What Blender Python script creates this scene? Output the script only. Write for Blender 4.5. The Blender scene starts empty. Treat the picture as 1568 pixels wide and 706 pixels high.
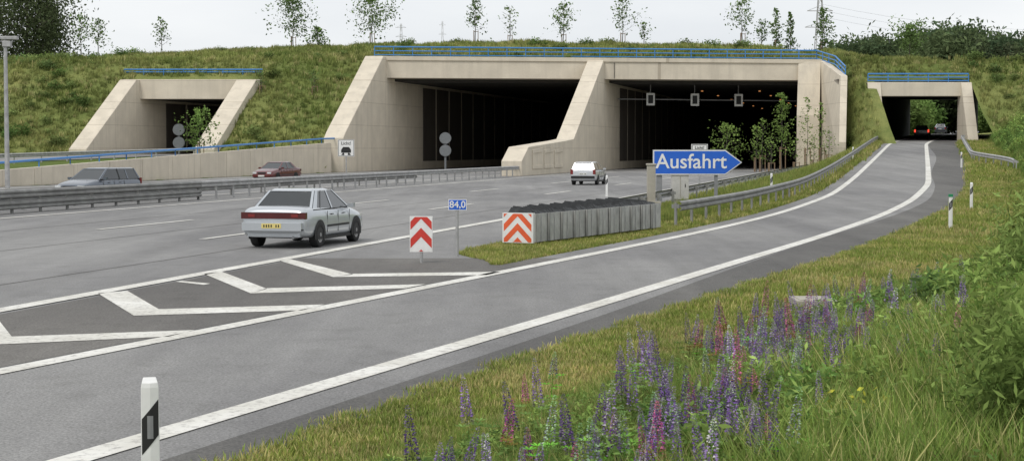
import bpy, math, random
import numpy as np
from mathutils import Vector
rng=np.random.default_rng(11); random.seed(5)
sc=bpy.context.scene
F=2500.0; CH=2.4; TILT=math.atan(126/F)
TH=math.atan((1375-784)/F); CT=math.cos(TH); ST=math.sin(TH)
ca,sa=math.cos(TILT),math.sin(TILT)
# ---------- survey helpers (ray resection onto real surfaces) ----------
def ray(u,v):
    a=(u-784)/F; b=-(v-353)/F
    return np.array([a, ca+b*sa, -sa+b*ca])
def gp(u,v,z=0.0):
    d=ray(u,v); k=(z-CH)/d[2]; return (d[0]*k,d[1]*k,z)
def dp(u,v,Y):
    d=ray(u,v); k=Y/d[1]; return (d[0]*k,Y,CH+d[2]*k)
def RX(t,Y): return (t+Y*ST)/CT
# ---------- ramp profile ----------
def smooth_tab(xs,ys,sig=4.0):
    g=np.arange(-40,340,1.0); xs=np.array(xs,float); ys=np.array(ys,float)
    a=np.interp(g,xs,ys)
    s0=(ys[1]-ys[0])/(xs[1]-xs[0]); s1=(ys[-1]-ys[-2])/(xs[-1]-xs[-2])
    a=np.where(g<xs[0],ys[0]+s0*(g-xs[0]),a); a=np.where(g>xs[-1],ys[-1]+s1*(g-xs[-1]),a)
    k=np.exp(-0.5*(np.arange(-12,13)/sig)**2); k/=k.sum()
    p=np.concatenate([a[0]+(a[1]-a[0])*np.arange(-12,0),a,a[-1]+(a[-1]-a[-2])*np.arange(1,13)])
    return g,np.convolve(p,k,'valid')
_zg,_zt=smooth_tab([0,58,80,100,120,140,160,170,232,300],[0,0,.25,.75,1.4,2.1,2.8,3.1,4.4,5.0],6)
def zr(Y): return np.maximum(np.interp(Y,_zg,_zt),0)
_yy=np.arange(4,172,.25); _zz=zr(_yy)
_dep=_yy*ca-(_zz-CH)*sa; _vv=353-F*(_yy*sa+(_zz-CH)*ca)/_dep
def rp(u,v):
    Y=float(np.interp(v,_vv[::-1],_yy[::-1])); z=float(zr(Y))
    return (u-784)/F*(Y*ca-(z-CH)*sa),Y
def tab(pts,sig):
    P=[rp(*p) for p in pts]; P.sort(key=lambda q:q[1])
    ys=[q[1] for q in P]; xs=[q[0] for q in P]
    if ys[-1]<172: xs.append(xs[-1]+(172-ys[-1])*.3); ys.append(172)
    xs.append(xs[-1]+60*.3); ys.append(ys[-1]+60); xs.append(xs[-1]+60*.3); ys.append(ys[-1]+60)
    return smooth_tab(ys,xs,sig)
gl,tl=tab([(0,570),(400,491),(790,413),(1000,371),(1100,350),(1200,325),(1270,300),(1305,275),(1330,252),(1362,221)],3)
gr,tr=tab([(110,706),(400,620),(640,547),(850,487),(1100,410),(1250,365),(1350,330),(1395,308),(1422,282),(1421,255),(1418,221)],3)
ge,te=tab([(370,706),(520,648),(640,605),(780,558),(900,519),(1140,440),(1290,394),(1400,350),(1460,315),(1480,285),(1482,255),(1466,220)],3)
def XL(Y): return np.interp(Y,gl,tl)
def XRl(Y): return np.interp(Y,gr,tr)
def XR(Y): return np.interp(Y,ge,te)
def sm(x): x=np.clip(x,0,1); return x*x*(3-2*x)
def d0(Y): return np.interp(Y,[8,14,20,28,45,80],[.8,1.4,2.1,3.4,3.5,3.0])
def XM(Y):
    a=XL(Y)-.8; b=RX(-9.9,Y)
    return np.where(Y<32.5,XL(Y)+.3,a+(b-a)*sm((Y-32.5)/5.5))
def T(X,Y):
    X=np.asarray(X,float); Y=np.asarray(Y,float); Yc=np.clip(Y,-30,320)
    t=X*CT-Yc*ST; z=zr(Yc); xl=XL(Yc)-.8; xr=XR(Yc); xm=RX(-9.3,Yc)
    w=sm((X-xm)/np.maximum(xl-xm,1.0)); out=z*w
    d=X-xr; s=np.maximum(d-d0(Yc)-.2,0); g=np.interp(Yc,[8,16,30,60],[.06,.11,.2,.26])
    out=out+np.where(d>0,5*(1-np.exp(-g*s/5)),0)
    zl=np.interp(Yc,[60,100,160],[.6,.95,1.75])
    out=out+zl*sm((-54.6-t)/2.4)
    return out*np.clip((430-Y)/110,0,1)
def terr(u,v):
    d=ray(u,v)
    for k in np.arange(5,200,.1):
        p=d*k
        if CH+p[2]<T(p[0],p[1]): break
    return p[0],p[1],float(T(p[0],p[1]))
# ---------- hill ----------
def Y0(X): return np.interp(X,[-200,-15.1,34.3,35.2,36.6,200],[176,176,183,183,176,176])
def hillz(X,Y):
    X=np.asarray(X,float);Y=np.asarray(Y,float); q=Y-Y0(X)
    z=np.interp(q,[-24,-19,-16,0,5,12,26,60,300],[-1.5,.2,1.6,12.02,13.1,14.2,15.2,15.4,15.4])
    c=np.interp(X,[-75,-62,-45,-30,0,30,42,50,64,110],[.74,.80,.88,.94,1,.98,.87,.83,.79,.78])
    z=np.where(z>9.5,9.5+(z-9.5)*np.where(q<0,1,np.interp(c,[.7,1],[.15,1])),z)
    n=.2*np.sin(X*.7+1.3*np.sin(Y*.31))+.14*np.sin(Y*.9+X*.37)
    z=z+n*np.clip((q-2)/4,0,1)+n*np.clip((-q-1)/3,0,1)*.7
    return z
def in_corr(X,Y,e=0):
    t=X*CT-Y*ST; yf=Y0(X)-1
    a=(t>-54.35-e)&(X<34.9)&(Y<yf+.99)
    b=(t>-78.2-e)&(t<-65.8+e)&(Y<171.99)
    c=(X>37.6-e)&(X<47.6+e)&(Y<171.99)
    return a|b|c
# ---------- mesh helpers ----------
def link(o,parent=None):
    sc.collection.objects.link(o)
    if parent: o.parent=parent
    return o
def grp(name,loc=(0,0,0),rz=0,s=1):
    e=bpy.data.objects.new(name,None); e.location=loc; e.rotation_euler=(0,0,rz); e.scale=(s,s,s); e.empty_display_size=.3
    return link(e)
def mesh_np(name,V,Fa,mat,cols=None,smooth=False,parent=None,mi=None):
    V=np.asarray(V,np.float32).reshape(-1,3); Fa=np.asarray(Fa,np.int32); k=Fa.shape[1]
    me=bpy.data.meshes.new(name); me.vertices.add(len(V)); me.vertices.foreach_set('co',V.ravel())
    me.loops.add(Fa.size); me.loops.foreach_set('vertex_index',Fa.ravel())
    me.polygons.add(len(Fa)); me.polygons.foreach_set('loop_start',np.arange(0,Fa.size,k,dtype=np.int32))
    if mi is not None: me.polygons.foreach_set('material_index',np.asarray(mi,np.int32))
    if smooth: me.polygons.foreach_set('use_smooth',np.ones(len(Fa),bool))
    for m in (mat if isinstance(mat,list) else [mat]): me.materials.append(m)
    if cols is not None:
        a=me.color_attributes.new('Col','FLOAT_COLOR','POINT')
        c=np.ones((len(V),4),np.float32); c[:,:3]=cols; a.data.foreach_set('color',c.ravel())
    me.update(); me.validate()
    return link(bpy.data.objects.new(name,me),parent)
class MB:
    def __init__(s): s.v=[];s.f=[];s.m=[]
    def add(s,vs,fs,m=0):
        o=len(s.v); s.v+= [tuple(map(float,p)) for p in vs]
        for f in fs: s.f.append([i+o for i in f]); s.m.append(m)
    def box(s,c,d,m=0,rz=0):
        x,y,z=d[0]/2,d[1]/2,d[2]/2; C,S=math.cos(rz),math.sin(rz)
        P=[(a,b,e) for e in(-z,z) for a,b in((-x,-y),(x,-y),(x,y),(-x,y))]
        s.add([(c[0]+p[0]*C-p[1]*S,c[1]+p[0]*S+p[1]*C,c[2]+p[2]) for p in P],
          [(3,2,1,0),(4,5,6,7),(0,1,5,4),(1,2,6,5),(2,3,7,6),(3,0,4,7)],m)
    def cyl(s,p0,p1,r0,r1=None,n=8,m=0):
        r1=r0 if r1 is None else r1
        p0=Vector(p0);p1=Vector(p1);d=(p1-p0).normalized()
        a=d.orthogonal().normalized(); b=d.cross(a)
        V=[p0+(a*math.cos(6.28318*i/n)+b*math.sin(6.28318*i/n))*r0 for i in range(n)]+[p1+(a*math.cos(6.28318*i/n)+b*math.sin(6.28318*i/n))*r1 for i in range(n)]
        s.add(V,[(i,(i+1)%n,n+(i+1)%n,n+i) for i in range(n)]+[tuple(range(n))[::-1],tuple(range(n,2*n))],m)
    def prism(s,poly,vec,m=0):
        n=len(poly); V=list(poly)+[(p[0]+vec[0],p[1]+vec[1],p[2]+vec[2]) for p in poly]
        s.add(V,[(i,(i+1)%n,n+(i+1)%n,n+i) for i in range(n)]+[tuple(range(n))[::-1],tuple(range(n,2*n))],m)
    def hexa(s,b,t,m=0):
        s.add(list(b)+list(t),[(3,2,1,0),(4,5,6,7),(0,1,5,4),(1,2,6,5),(2,3,7,6),(3,0,4,7)],m)
    def loft(s,rings,m=0,cap=True):
        n=len(rings[0]);V=[p for r in rings for p in r];fs=[]
        for k in range(len(rings)-1):
            for i in range(n): fs.append((k*n+i,k*n+(i+1)%n,(k+1)*n+(i+1)%n,(k+1)*n+i))
        if cap: fs+= [tuple(range(n))[::-1],tuple(range((len(rings)-1)*n,len(rings)*n))]
        s.add(V,fs,m)
    def obj(s,name,mats,parent=None,smooth=False,bevel=0,sub=0,fixn=True):
        me=bpy.data.meshes.new(name); me.from_pydata(s.v,[],s.f)
        for m in (mats if isinstance(mats,list) else [mats]): me.materials.append(m)
        me.polygons.foreach_set('material_index',s.m)
        if fixn:
            import bmesh
            b=bmesh.new(); b.from_mesh(me); bmesh.ops.recalc_face_normals(b,faces=b.faces); b.to_mesh(me); b.free()
        if smooth: me.polygons.foreach_set('use_smooth',[True]*len(me.polygons))
        me.update(); o=link(bpy.data.objects.new(name,me),parent)
        if bevel:
            q=o.modifiers.new('bev','BEVEL'); q.width=bevel; q.segments=2; q.limit_method='ANGLE'
        if sub:
            q=o.modifiers.new('sub','SUBSURF'); q.levels=sub; q.render_levels=sub
        return o
# ---------- materials ----------
def mk(name):
    m=bpy.data.materials.new(name); m.use_nodes=True; nt=m.node_tree
    return m,nt,nt.nodes['Principled BSDF']
def mixc(nt,a,b,fac,mode='MIX'):
    n=nt.nodes.new('ShaderNodeMix'); n.data_type='RGBA'; n.blend_type=mode
    for sock,val in((n.inputs[0],fac),(n.inputs[6],a),(n.inputs[7],b)):
        if hasattr(val,'links'): nt.links.new(val,sock)
        elif isinstance(val,(int,float)): sock.default_value=val
        else: sock.default_value=(*val,1)
    return n.outputs[2]
def noise(nt,scale,detail=4,vec=None,sc3=None,rz=0,rough=.6):
    tc=nt.nodes.new('ShaderNodeTexCoord'); mp=nt.nodes.new('ShaderNodeMapping')
    nt.links.new(tc.outputs['Object'],mp.inputs[0])
    if sc3: mp.inputs['Scale'].default_value=sc3
    mp.inputs['Rotation'].default_value=(0,0,rz)
    n=nt.nodes.new('ShaderNodeTexNoise'); n.inputs['Scale'].default_value=scale; n.inputs['Detail'].default_value=detail; n.inputs['Roughness'].default_value=rough
    nt.links.new(mp.outputs[0],n.inputs['Vector']); return n.outputs['Fac']
def ramp(nt,fac,a,b):
    r=nt.nodes.new('ShaderNodeMapRange'); r.inputs[1].default_value=a; r.inputs[2].default_value=b
    nt.links.new(fac,r.inputs[0]); return r.outputs[0]
def bump(nt,h,st,dist,bs):
    b=nt.nodes.new('ShaderNodeBump'); b.inputs['Strength'].default_value=st; b.inputs['Distance'].default_value=dist
    nt.links.new(h,b.inputs['Height']); nt.links.new(b.outputs[0],bs.inputs['Normal'])
def simple(name,c,rough=.6,metal=0,var=.15,scale=6,coat=0,bs=0):
    m,nt,p=mk(name); n=ramp(nt,noise(nt,scale),.3,.7)
    a=tuple(x*(1-var) for x in c); b=tuple(min(1,x*(1+var*.6)) for x in c)
    nt.links.new(mixc(nt,a,b,n),p.inputs['Base Color'])
    p.inputs['Roughness'].default_value=rough; p.inputs['Metallic'].default_value=metal
    p.inputs['Coat Weight'].default_value=coat
    if bs: bump(nt,noise(nt,scale*4),bs,.02,p)
    return m
def asphalt(name,c,dark):
    m,nt,p=mk(name)
    st=ramp(nt,noise(nt,.9,5,sc3=(1,.03,1),rz=TH),.34,.66)
    col=mixc(nt,tuple(x*dark for x in c),c,st)
    b1=ramp(nt,noise(nt,.16,6,sc3=(1,.35,1),rz=TH,rough=.65),.42,.60)
    col=mixc(nt,col,mixc(nt,(.80,.80,.81),(1.10,1.10,1.09),b1),1.0,'MULTIPLY')
    b2=ramp(nt,noise(nt,1.6,4),.52,.72); col=mixc(nt,col,mixc(nt,(1,1,1),(.85,.85,.84),b2),1.0,'MULTIPLY')
    fine=ramp(nt,noise(nt,34,2,rough=.8),.3,.75)
    col=mixc(nt,col,mixc(nt,(.60,.60,.60),(1.38,1.38,1.38),fine),1.0,'MULTIPLY')
    nt.links.new(col,p.inputs['Base Color']); p.inputs['Roughness'].default_value=.8
    p.inputs['Specular IOR Level'].default_value=.3
    bump(nt,fine,.4,.012,p); return m
M_as=asphalt('asphalt_main',(.285,.281,.275),.82)
M_ramp=asphalt('asphalt_ramp',(.272,.268,.262),.80)
M_dark=asphalt('asphalt_dark',(.150,.145,.136),.78)
M_gore=asphalt('asphalt_gore',(.180,.171,.158),.82)
def paint_mat():
    m,nt,p=mk('road_paint'); n=ramp(nt,noise(nt,9,6,rough=.75),.36,.50)
    c=mixc(nt,(.43,.415,.39),(.74,.73,.68),n); b=ramp(nt,noise(nt,.7,4),.4,.65)
    c=mixc(nt,c,mixc(nt,(.84,.83,.80),(1.04,1.04,1.04),b),1.0,'MULTIPLY')
    nt.links.new(c,p.inputs['Base Color']); p.inputs['Roughness'].default_value=.7; return m
M_paint=paint_mat()
def concrete(name,c,dirt=.6,joints=0):
    m,nt,p=mk(name)
    a=ramp(nt,noise(nt,.5,6),.35,.7); col=mixc(nt,tuple(x*.84 for x in c),c,a)
    s=ramp(nt,noise(nt,1.2,5,sc3=(1,1,.07)),.5,.8)
    col=mixc(nt,col,tuple(x*dirt for x in c),s)
    f=noise(nt,14,3); col=mixc(nt,col,mixc(nt,(.86,.86,.86),(1.10,1.10,1.10),f),1.0,'MULTIPLY')
    if joints:
        tc=nt.nodes.new('ShaderNodeTexCoord'); sp=nt.nodes.new('ShaderNodeSeparateXYZ'); nt.links.new(tc.outputs['Object'],sp.inputs[0])
        def grid(o,per,w):
            d=nt.nodes.new('ShaderNodeMath'); d.operation='DIVIDE'; d.inputs[1].default_value=per; nt.links.new(o,d.inputs[0])
            q=nt.nodes.new('ShaderNodeMath'); q.operation='FRACT'; nt.links.new(d.outputs[0],q.inputs[0])
            l=nt.nodes.new('ShaderNodeMath'); l.operation='LESS_THAN'; l.inputs[1].default_value=w/per; nt.links.new(q.outputs[0],l.inputs[0]); return l.outputs[0]
        for o,per in((sp.outputs[2],2.35),(sp.outputs[1],joints)):
            col=mixc(nt,col,mixc(nt,(1,1,1),(.74,.72,.70),grid(o,per,.05)),1.0,'MULTIPLY')
    nt.links.new(col,p.inputs['Base Color']); p.inputs['Roughness'].default_value=.85
    bump(nt,f,.25,.04,p); return m
M_con=concrete('concrete_light',(.73,.655,.53),.74,4.6)
M_con2=concrete('concrete_wall',(.46,.43,.36),.7)
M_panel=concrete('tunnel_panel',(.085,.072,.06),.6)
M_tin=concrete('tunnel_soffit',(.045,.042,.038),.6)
M_galv=simple('galvanised_steel',(.42,.42,.415),.55,.3,.28,3)
M_galvd=simple('galvanised_dull',(.28,.28,.27),.6,.3,.3,2)
M_blue=simple('blue_rail_paint',(.06,.235,.56),.5)
M_sign=simple('sign_blue',(.014,.12,.58),.4,var=.05)
M_white=simple('white_plastic',(.78,.78,.76),.45,var=.10)
M_black=simple('black_plastic',(.015,.015,.015),.6)
M_red=simple('sign_red',(.60,.045,.03),.45,var=.12)
M_orange=simple('sign_orange',(.78,.12,.035),.45,var=.12)
M_grey=simple('grey_metal',(.26,.265,.27),.55,.2)
M_glass=simple('car_glass',(.022,.027,.028),.08,0,coat=.5)
M_tyre=simple('tyre_rubber',(.018,.018,.018),.85)
M_hub=simple('hub_alloy',(.42,.42,.43),.35,.6)
M_tail=simple('tail_lamp',(.085,.012,.012),.15,coat=.5)
M_tail2=simple('tail_lamp_outer',(.20,.016,.014),.2,coat=.5)
M_head=simple('head_lamp',(.65,.67,.68),.12,coat=.6)
M_plate=simple('number_plate',(.75,.62,.22),.5)
M_platew=simple('number_plate_white',(.72,.72,.68),.5)
M_wood=simple('stake_wood',(.26,.18,.11),.85)
M_bark=simple('bark',(.12,.105,.085),.9,bs=.4)
M_green=simple('green_cap',(.02,.24,.10),.5)
M_earth=simple('cushion_mesh',(.045,.048,.05),.8,var=.5,scale=9)
def emis(name,c,s):
    m,nt,p=mk(name); p.inputs['Base Color'].default_value=(*c,1); p.inputs['Emission Color'].default_value=(*c,1); p.inputs['Emission Strength'].default_value=s; return m
M_lamp=emis('tunnel_lamp_glow',(1,.42,.14),.6)
M_tlit=emis('car_lamp_on',(1,.08,.04),1.2)
def veg(name,trans=.3):
    m=bpy.data.materials.new(name); m.use_nodes=True; nt=m.node_tree; nt.nodes.clear()
    out=nt.nodes.new('ShaderNodeOutputMaterial'); at=nt.nodes.new('ShaderNodeAttribute'); at.attribute_name='Col'
    d=nt.nodes.new('ShaderNodeBsdfDiffuse'); tr_=nt.nodes.new('ShaderNodeBsdfTranslucent'); mx=nt.nodes.new('ShaderNodeMixShader'); mx.inputs[0].default_value=trans
    n=ramp(nt,noise(nt,.8,3),.3,.7)
    col=mixc(nt,at.outputs['Color'],mixc(nt,(.78,.82,.78),(1.25,1.18,1.12),n),1.0,'MULTIPLY')
    nt.links.new(col,d.inputs[0]); nt.links.new(col,tr_.inputs[0])
    nt.links.new(d.outputs[0],mx.inputs[1]); nt.links.new(tr_.outputs[0],mx.inputs[2]); nt.links.new(mx.outputs[0],out.inputs[0]); return m
M_veg=veg('foliage')
def ground_mat():
    m,nt,p=mk('grass_ground'); at=nt.nodes.new('ShaderNodeAttribute'); at.attribute_name='Col'
    a=ramp(nt,noise(nt,.45,6),.32,.68); b=ramp(nt,noise(nt,9,4,rough=.75),.3,.7)
    c=mixc(nt,at.outputs['Color'],mixc(nt,(.70,.78,.68),(1.3,1.2,1.15),a),1.0,'MULTIPLY')
    c=mixc(nt,c,mixc(nt,(.65,.67,.65),(1.35,1.35,1.3),b),1.0,'MULTIPLY')
    nt.links.new(c,p.inputs['Base Color']); p.inputs['Roughness'].default_value=.95; p.inputs['Specular IOR Level'].default_value=.1
    bump(nt,b,.8,.06,p); return m
M_gr=ground_mat()
# ---------- ground ----------
Xs=np.concatenate([[-4000,-1500,-500,-200,-140],np.arange(-110,-12,2.0),np.arange(-12,24,.5),np.arange(24,72,1.0),[76,82,92,110,150,300,800,2000,4000]])
Ys=np.concatenate([[-300,-80,-30,-15],np.arange(-8,60,.7),np.arange(60,260,1.6),[270,290,310,340,400,450,600,900,1500,3000,6000]])
GX,GY=np.meshgrid(Xs,Ys); GZ=T(GX,GY)-.04
nx,ny=len(Xs),len(Ys); idx=np.arange(nx*ny).reshape(ny,nx)
Fq=np.stack([idx[:-1,:-1],idx[:-1,1:],idx[1:,1:],idx[1:,:-1]],-1).reshape(-1,4)
d=GX-XR(np.clip(GY,-30,320)); dry=np.array([.31,.31,.125]); grn=np.array([.13,.175,.05]); mid=np.array([.21,.235,.075])
w1=np.clip(1-np.abs(d-.9)/2.8,0,1)[...,None]*(d>0)[...,None]
COL=grn*(1-w1)+dry*w1
dl=XL(np.clip(GY,-30,320))-.8-GX
w2=(np.clip(1-dl/4,0,1)*(dl>-1)*(GX>RX(-11,GY)))[...,None]
COL=COL*(1-w2)+mid*w2
near=((GY<52)&(GX<XL(np.clip(GY,-30,320))))[...,None]; COL=np.where(near,np.array([.22,.245,.08]),COL)
mesh_np('ground',np.stack([GX,GY,GZ],-1),Fq,M_gr,COL.reshape(-1,3),smooth=True)
# ---------- roads ----------
def strip_mesh(name,Ya,xa,xb,za,mat,parent=None):
    V=[];Fs=[]
    for i,(y,a,b,z) in enumerate(zip(Ya,xa,xb,za)):
        V+=[(a,y,z),(b,y,z)]
        if i: Fs.append((2*i-2,2*i-1,2*i+1,2*i))
    return mesh_np(name,V,Fs,mat,parent=parent)
Ya=np.concatenate([np.arange(-30,70,.5),np.arange(70,420,4)])
strip_mesh('motorway_road',Ya,RX(-53.9,Ya),XM(Ya),Ya*0,M_as)
Yb=np.concatenate([np.arange(-30,236,.5),np.arange(236,300,3)])
strip_mesh('exit_ramp_road',Yb,XL(Yb)-.8,XR(Yb),zr(Yb)+.004,M_ramp)
Yd=np.arange(10,171,.5)
strip_mesh('ramp_shoulder_pavement',Yd,XRl(Yd)+.45+.25*np.sin(Yd*.11),XR(Yd)+.05,zr(Yd)+.008,M_dark)
Yg=np.arange(-10,36,.5)
strip_mesh('gore_pavement',Yg,RX(-12.6,Yg),XL(Yg)-.25,Yg*0+.0075,M_gore)
Yl=np.arange(40,300,3.)
strip_mesh('side_road',Yl,RX(-76.9,Yl),RX(-67.1,Yl),np.interp(Yl,[60,100,160],[.6,.95,1.75])+.01,M_as)
mk_=MB(); MZ=.0135
def line(fx,y0,y1,w,zf,step=1.0):
    Y=np.linspace(y0,y1,max(2,int((y1-y0)/step)+1)); X=fx(Y); g=np.gradient(X,Y)
    hw=w/2*np.sqrt(1+g*g); Z=zf(Y)
    for i in range(len(Y)-1):
        mk_.add([(X[i]-hw[i],Y[i],Z[i]),(X[i]+hw[i],Y[i],Z[i]),(X[i+1]+hw[i+1],Y[i+1],Z[i+1]),(X[i+1]-hw[i+1],Y[i+1],Z[i+1])],[(0,1,2,3)])
zf0=lambda Y:Y*0+MZ
line(lambda Y:RX(-12.9,Y),0,300,.34,zf0,5)
line(lambda Y:RX(-29.7,Y),0,300,.25,zf0,5)
line(lambda Y:RX(-34.2,Y),0,300,.25,zf0,5)
line(lambda Y:RX(-51.0,Y),0,300,.25,zf0,5)
line(XL,0,232,.30,lambda Y:zr(Y)+MZ); line(XRl,0,232,.32,lambda Y:zr(Y)+MZ)
for t,s in((-22.9,48),(-17.8,42.9),(-39.6,50),(-45.3,44)):
    for k in range(-3,12): line(lambda Y:RX(t,Y),s+k*20.9,s+k*20.9+6.4,.2,zf0,6)
for poly in ([(428,399),(446,397),(541,420),(510,424)],[(510,424),(541,419),(768,416),(745,421)],
             [(312,419),(340,416),(409,442),(384,449)],[(384,449),(409,441),(652,435),(622,441)],
             [(150,449),(195,445),(243,473),(205,483)],[(205,483),(243,473),(497,466),(462,475)],
             [(-60,484),(-5,486),(18,515),(-5,527)],[(-5,527),(18,515),(298,505),(258,515)],
             [(-300,580),(-250,566),(-20,548),(-60,558)],[(268,431),(278,430),(322,434),(312,436)]):
    mk_.add([gp(u,v,MZ) for u,v in poly],[(0,1,2,3)])
mk_.obj('road_markings',M_paint,fixn=False)
mb=MB()
for t,w in((-15.3,.05),(-20.4,.05),(-25.2,.05)):
    Y=np.arange(12,140,3.)
    for y0,y1 in zip(Y[:-1],Y[1:]):
        j0=.03*math.sin(y0*1.7+t);j1=.03*math.sin(y1*1.7+t)
        mb.add([(RX(t+j0,y0)-w/2,y0,.004),(RX(t+j0,y0)+w/2,y0,.004),(RX(t+j1,y1)+w/2,y1,.004),(RX(t+j1,y1)-w/2,y1,.004)],[(0,1,2,3)])
mb.obj('asphalt_seams',M_dark,fixn=False)
# ---------- hill ----------
hx=np.arange(-130,112,1.0); hq=np.concatenate([np.arange(-24,40,1.0),np.arange(40,240,8.0)])
HX,HQ=np.meshgrid(hx,hq); HY=Y0(HX)+HQ; HZ=hillz(HX,HY)
nx,ny=len(hx),len(hq); idx=np.arange(nx*ny).reshape(ny,nx)
Fq=np.stack([idx[:-1,:-1],idx[:-1,1:],idx[1:,1:],idx[1:,:-1]],-1).reshape(-1,4)
cx=HX.ravel()[Fq].mean(1); cy=HY.ravel()[Fq].mean(1); cz=HZ.ravel()[Fq].mean(1)
keep=~in_corr(cx,cy)&(cz>T(cx,cy)-.6)
keep&=~((cx>44)&(cy>232))
nn=.5+.5*np.sin(HX*.21+2*np.sin(HY*.13))*np.sin(HY*.33+HX*.09)
hc=np.array([.15,.19,.06])*(1-nn[...,None])+np.array([.23,.25,.095])*nn[...,None]
mesh_np('embankment_hill',np.stack([HX,HY,HZ],-1),Fq[keep],M_gr,hc.reshape(-1,3),smooth=True)
# ---------- tunnels ----------
def rwall(mb,t0,t1,poly,m=0):
    a=[(RX(t0,Y),Y,z) for Y,z in poly]; mb.prism(a,((t1-t0)/CT,0,0),m)
P=grp('motorway_tunnel_portal')
mb=MB()
XLf,YLf,XRf,YRf=-15.1,175.,34.3,182.
tl0=XLf*CT-YLf*ST; tr0=XRf*CT-YRf*ST
mb.hexa([(XLf,YLf,9.9),(XRf,YRf,9.9),(RX(tr0,400),400,9.9),(RX(tl0,400),400,9.9)],[(XLf,YLf,12),(XRf,YRf,12),(RX(tr0,400),400,12),(RX(tl0,400),400,12)])
mb.obj('roof_slab',M_con,P)
mb=MB(); mb.hexa([(XLf,YLf-.12,11.75),(XRf+.1,YRf-.12,11.75),(XRf+.1,YRf+1.1,11.75),(XLf,YLf+1.1,11.75)],[(XLf,YLf-.12,12.2),(XRf+.1,YRf-.12,12.2),(XRf+.1,YRf+1.1,12.2),(XLf,YLf+1.1,12.2)])
mb.obj('beam_coping',M_con,P)
mb=MB(); mb.hexa([(XLf+2,YLf+3,9.6),(XRf-2,YRf+3,9.6),(RX(tr0,399)-1,399,9.6),(RX(tl0,399)+1,399,9.6)],[(XLf+2,YLf+3,9.897),(XRf-2,YRf+3,9.897),(RX(tr0,399)-1,399,9.897),(RX(tl0,399)+1,399,9.897)])
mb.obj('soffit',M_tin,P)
mb=MB(); rwall(mb,tl0-.3,tl0+1.6,[(161.5,-.5),(161.5,3.4),(162.2,4.0),(174.2,12.15),(176,12.15),(176,9.88),(400,9.88),(400,-.5)])
mb.obj('left_wall',M_con,P,bevel=.06)
mb=MB(); rwall(mb,-33.0,-31.3,[(139.6,-.5),(139.6,1.3),(142.2,2.5),(158,3.1),(162,3.3),(178.2,11.9),(181,11.9),(181,9.88),(400,9.88),(400,-.5)])
for a,b in((143.5,147.5),(148.2,152),(152.7,156.5)):
    rwall(mb,-31.3,-31.22,[(a,2.25),(a,1.9),(b,2.05),(b,2.45)]); rwall(mb,-31.3,-31.22,[(a,.9),(a,.55),(b,.55),(b,.9)])
    rwall(mb,-31.3,-31.22,[(a,.9),(a,1.9),(a+.35,1.9),(a+.35,.9)])
mb.obj('median_wall',M_con,P,bevel=.05)
mb=MB(); rwall(mb,tr0-2.4,tr0,[(179.5,-.5),(179.5,6),(181.6,11.9),(183,11.9),(183,9.88),(400,9.88),(400,-.5)])
mb.obj('right_wall',M_con,P)
mb=MB(); mb.prism([(34.25,182.2,12.1),(34.3,171,9.9),(33.2,166,3.0),(33.2,166,1),(34.25,182.2,1)],(.7,0,0)); mb.obj('wing_wall',M_con,P)
mb=MB()
for k in range(11):
    y=171.6+k*.62; mb.box((34.25-.04,y,7.0),(.1,.3,5.2))
mb.obj('wing_ribs',M_panel,P)
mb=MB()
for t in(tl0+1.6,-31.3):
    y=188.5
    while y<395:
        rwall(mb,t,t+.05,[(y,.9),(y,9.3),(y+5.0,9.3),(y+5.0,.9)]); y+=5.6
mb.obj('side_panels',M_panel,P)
mb=MB(); mb.box((RX(-33,399),400.5,5),(70,.5,12)); mb.obj('dark_end_closure',M_tin,P)  # added closure across the bore, only there to keep the depth dark
mb=MB()
for t in (-24,-17.):
    for k in range(6):
        Y=205+k*18; mb.box((RX(t,Y),Y,9.5),(.22,.5,.08),rz=-TH)
mb.obj('ceiling_lamps',M_lamp,P)
mb=MB()
for f in(.0,.5245):
    x=XLf+(XRf-XLf)*f+.35; y=YLf+(YRf-YLf)*f
    mb.box((x,y-.02,10.8),(.05,.06,1.7))
mb.obj('beam_joint',M_tin,P)
mb=MB(); gx,gz=XLf+.6,11.1
for k in range(6):
    a=k*1.047+.3; mb.prism([(gx,YLf-.02,gz),(gx+.45*math.cos(a),YLf-.02,gz+.45*math.sin(a)),(gx+.45*math.cos(a+.35),YLf-.02,gz+.45*math.sin(a+.35))],(0,.01,0))
mb.obj('spray_mark',M_orange,P)
# lane signal gantry
S=grp('lane_signal_gantry'); mb=MB()
a=dp(946,152,186);b=dp(1224,155,190.5)
mb.cyl(a,b,.07)
for u in(995,1062,1129):
    f=(u-946)/278; c=[a[i]+(b[i]-a[i])*f for i in range(3)]
    mb.cyl(c,(c[0],c[1],9.6),.06)
    c=(c[0],c[1]-.2,c[2])
    mb.box(c,(.95,.25,1.4),1); mb.box((c[0],c[1]-.135,c[2]),(.55,.03,.95),2)
mb.obj('signals',[M_grey,M_white,M_black],S)
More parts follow.
